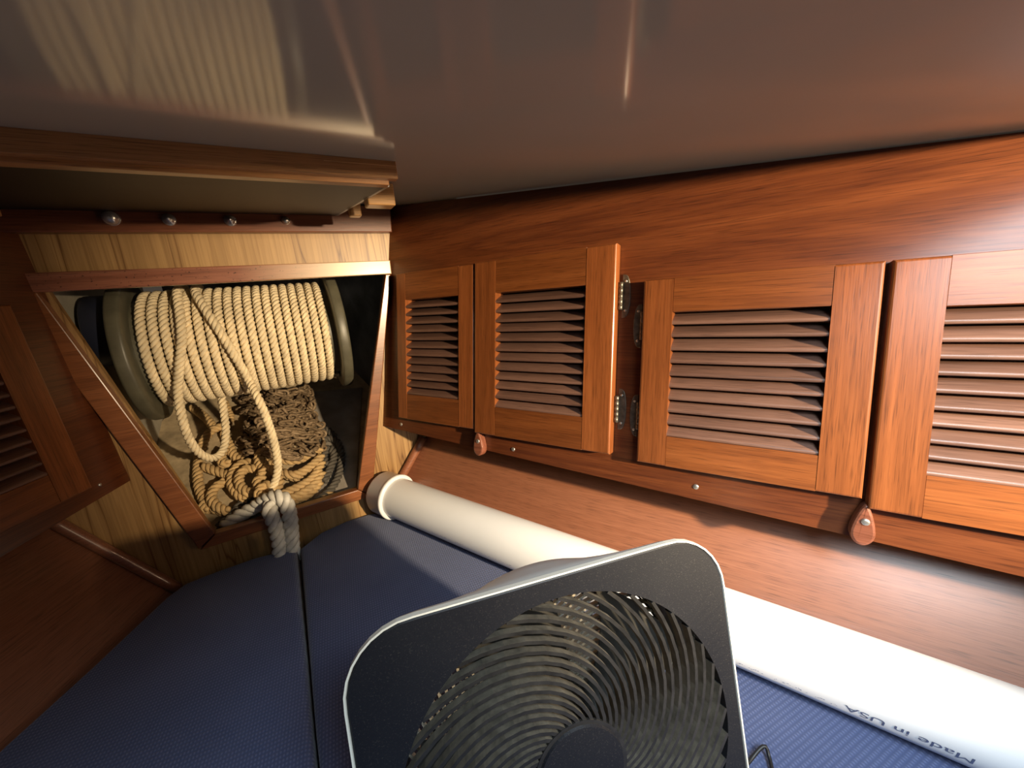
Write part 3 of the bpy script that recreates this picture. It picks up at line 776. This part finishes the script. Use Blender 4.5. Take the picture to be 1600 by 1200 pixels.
# tan rope heap on the locker floor
def fl(pts, h): return [floor_pt(x, y, h + dh) for x, y, dh in [(p + (0,))[:3] for p in pts]]
heap = [
    fl([(350, 628), (360, 650), (352, 664, .01), (332, 672, .012), (318, 690, .006), (311, 715), (309, 745), (314, 770), (326, 790), (345, 798), (366, 801)], .012),
    fl([(300, 636), (312, 645), (325, 656), (334, 668)], .02),
    fl([(350, 676), (358, 694), (366, 712), (380, 722)], .014),
    fl([(318, 728), (335, 735), (354, 742), (368, 752)], .022),
    fl([(352, 702), (346, 712), (350, 726), (360, 722)], .03),
    fl([(398, 722), (378, 724), (364, 738), (362, 756), (372, 772), (386, 780)], .03),
    fl([(404, 734), (386, 732), (374, 744), (376, 760), (390, 770), (404, 764)], .045),
    fl([(352, 752), (336, 762), (330, 778), (340, 792), (358, 800)], .026),
    fl([(322, 800), (318, 788), (326, 776)], .012),
    fl([(408, 702), (404, 720), (412, 736), (428, 742)], .05),
    fl([(406, 744), (418, 732), (432, 740), (436, 756), (424, 768), (408, 764), (402, 752), (412, 744)], .06),
    fl([(412, 778), (404, 770), (414, 758), (430, 760)], .07),
    fl([(430, 716), (456, 720), (480, 714), (502, 702)], .03),
    fl([(438, 738), (460, 742), (484, 730), (503, 712)], .042),
    fl([(428, 728), (448, 742), (470, 748)], .03),
    fl([(503, 722), (490, 745), (468, 760), (446, 770), (424, 782)], .034),
    fl([(504, 738), (490, 758), (470, 772), (446, 782)], .028),
    fl([(500, 754), (478, 776), (452, 790)], .018),
    fl([(520, 770), (500, 780), (480, 792)], .008),
    fl([(416, 690), (410, 706), (416, 722), (428, 730)], .036),
]
V, Fc = laid_rope(heap, .0122, .042, 6, 8)
tag(obj('tan_rope', V, Fc, M_rope_old, None, None, True), 'old tan three-strand rope heaped in loops on the locker floor', 'rope')
dk = [fl([(498, 700), (508, 686), (524, 688), (533, 706), (532, 732), (522, 758), (506, 774), (486, 786), (450, 796), (410, 806), (372, 815), (340, 822)], .012),
      fl([(506, 752), (516, 732), (522, 712), (514, 700), (506, 712), (510, 728)], .020),
      fl([(502, 672), (512, 672), (522, 682)], .012), fl([(398, 772), (376, 788), (362, 806), (344, 820)], .020)]
V, Fc = laid_rope(dk, .0110, .042, 6, 8)
tag(obj('dark_rope', V, Fc, M_rope_dark, None, None, True), 'dark grey stained rope coiled right of the chain and along the sill', 'rope')

# rusty chain heap
def link_mesh():
    a, r, w = .0105, .0086, .0039; P = []
    for t in np.linspace(-90, 90, 7): P.append((a + r * math.cos(math.radians(t)), r * math.sin(math.radians(t)), 0))
    for t in np.linspace(90, 270, 7): P.append((-a + r * math.cos(math.radians(t)), r * math.sin(math.radians(t)), 0))
    P = np.array(P); n = len(P); sides = 6; v = []; f = []
    for i in range(n):
        tg = P[(i + 1) % n] - P[i - 1]; tg /= np.linalg.norm(tg); nr = np.array([-tg[1], tg[0], 0])
        for q in range(sides):
            b = 2 * math.pi * q / sides; v.append(tuple(P[i] + w * (math.cos(b) * nr + math.sin(b) * np.array([0, 0, 1]))))
    for i in range(n):
        for q in range(sides): f.append([i * sides + q, i * sides + (q + 1) % sides, ((i + 1) % n) * sides + (q + 1) % sides, ((i + 1) % n) * sides + q])
    return mesh('link', v, f, M_rust, True)
lm_ = link_mesh()
chain = tag(empty('anchor_chain', T(.0, 1.36, LF(1.36))), 'rusty anchor chain piled in a heap under the rope spool', 'chain')
# base mound under the chain so that the heap has body: rows of chain looped to and fro at rising heights
def mound_h(px, py):
    u = (px - 440) / 62; w_ = (py - 655) / 68; d = u * u + w_ * w_
    return .012 + .085 * max(0, 1 - d * .8)
path = []
rows = [(612 + 6.4 * i) for i in range(19)]
for i, y in enumerate(rows):
    t = (y - 612) / 118
    x0, x1 = 384 - 0 * t, 487 + 12 * t
    if t > .75: x0 += 30 * (t - .75) * 4
    xs = np.linspace(x0, x1, 9)
    if i % 2: xs = xs[::-1]
    for x in xs:
        path.append(floor_pt(x + rng.uniform(-7, 7), y + rng.uniform(-8, 8), mound_h(x, y) + rng.uniform(-.018, .026)))
Q = smooth_path(path, .0198)
Tn, A_, B_ = frames(Q); count = 0
for i in range(0, len(Q)):
    if count >= 298: break
    tw = (math.pi / 2) * (i % 2) + rng.uniform(-.5, .5)
    y = A_[i] * math.cos(tw) + B_[i] * math.sin(tw); z = np.cross(Tn[i], y)
    link('link', lm_, frame(Q[i], Tn[i], y, z), chain); count += 1
print('chain path', len(Q), 'links', count)
# the rest of the chain, out of reach below the surface
bm = bmesh.new(); bmesh.ops.create_icosphere(bm, subdivisions=3, radius=1)
c0 = Vector(floor_pt(440, 662, .0))
for vtx in bm.verts:
    nrm = vtx.co.copy(); d = 1 + .10 * math.sin(nrm.x * 23) * math.sin(nrm.z * 19 + nrm.y * 17)
    vtx.co = c0 + Vector((nrm.x * .066 * d, nrm.y * .075 * d, nrm.z * .052 * d + nrm.y * .0375))
hp = bmobj('chain_underlayer', bm, M_rust, None, chain, True); hp['kind'] = 'stuff'
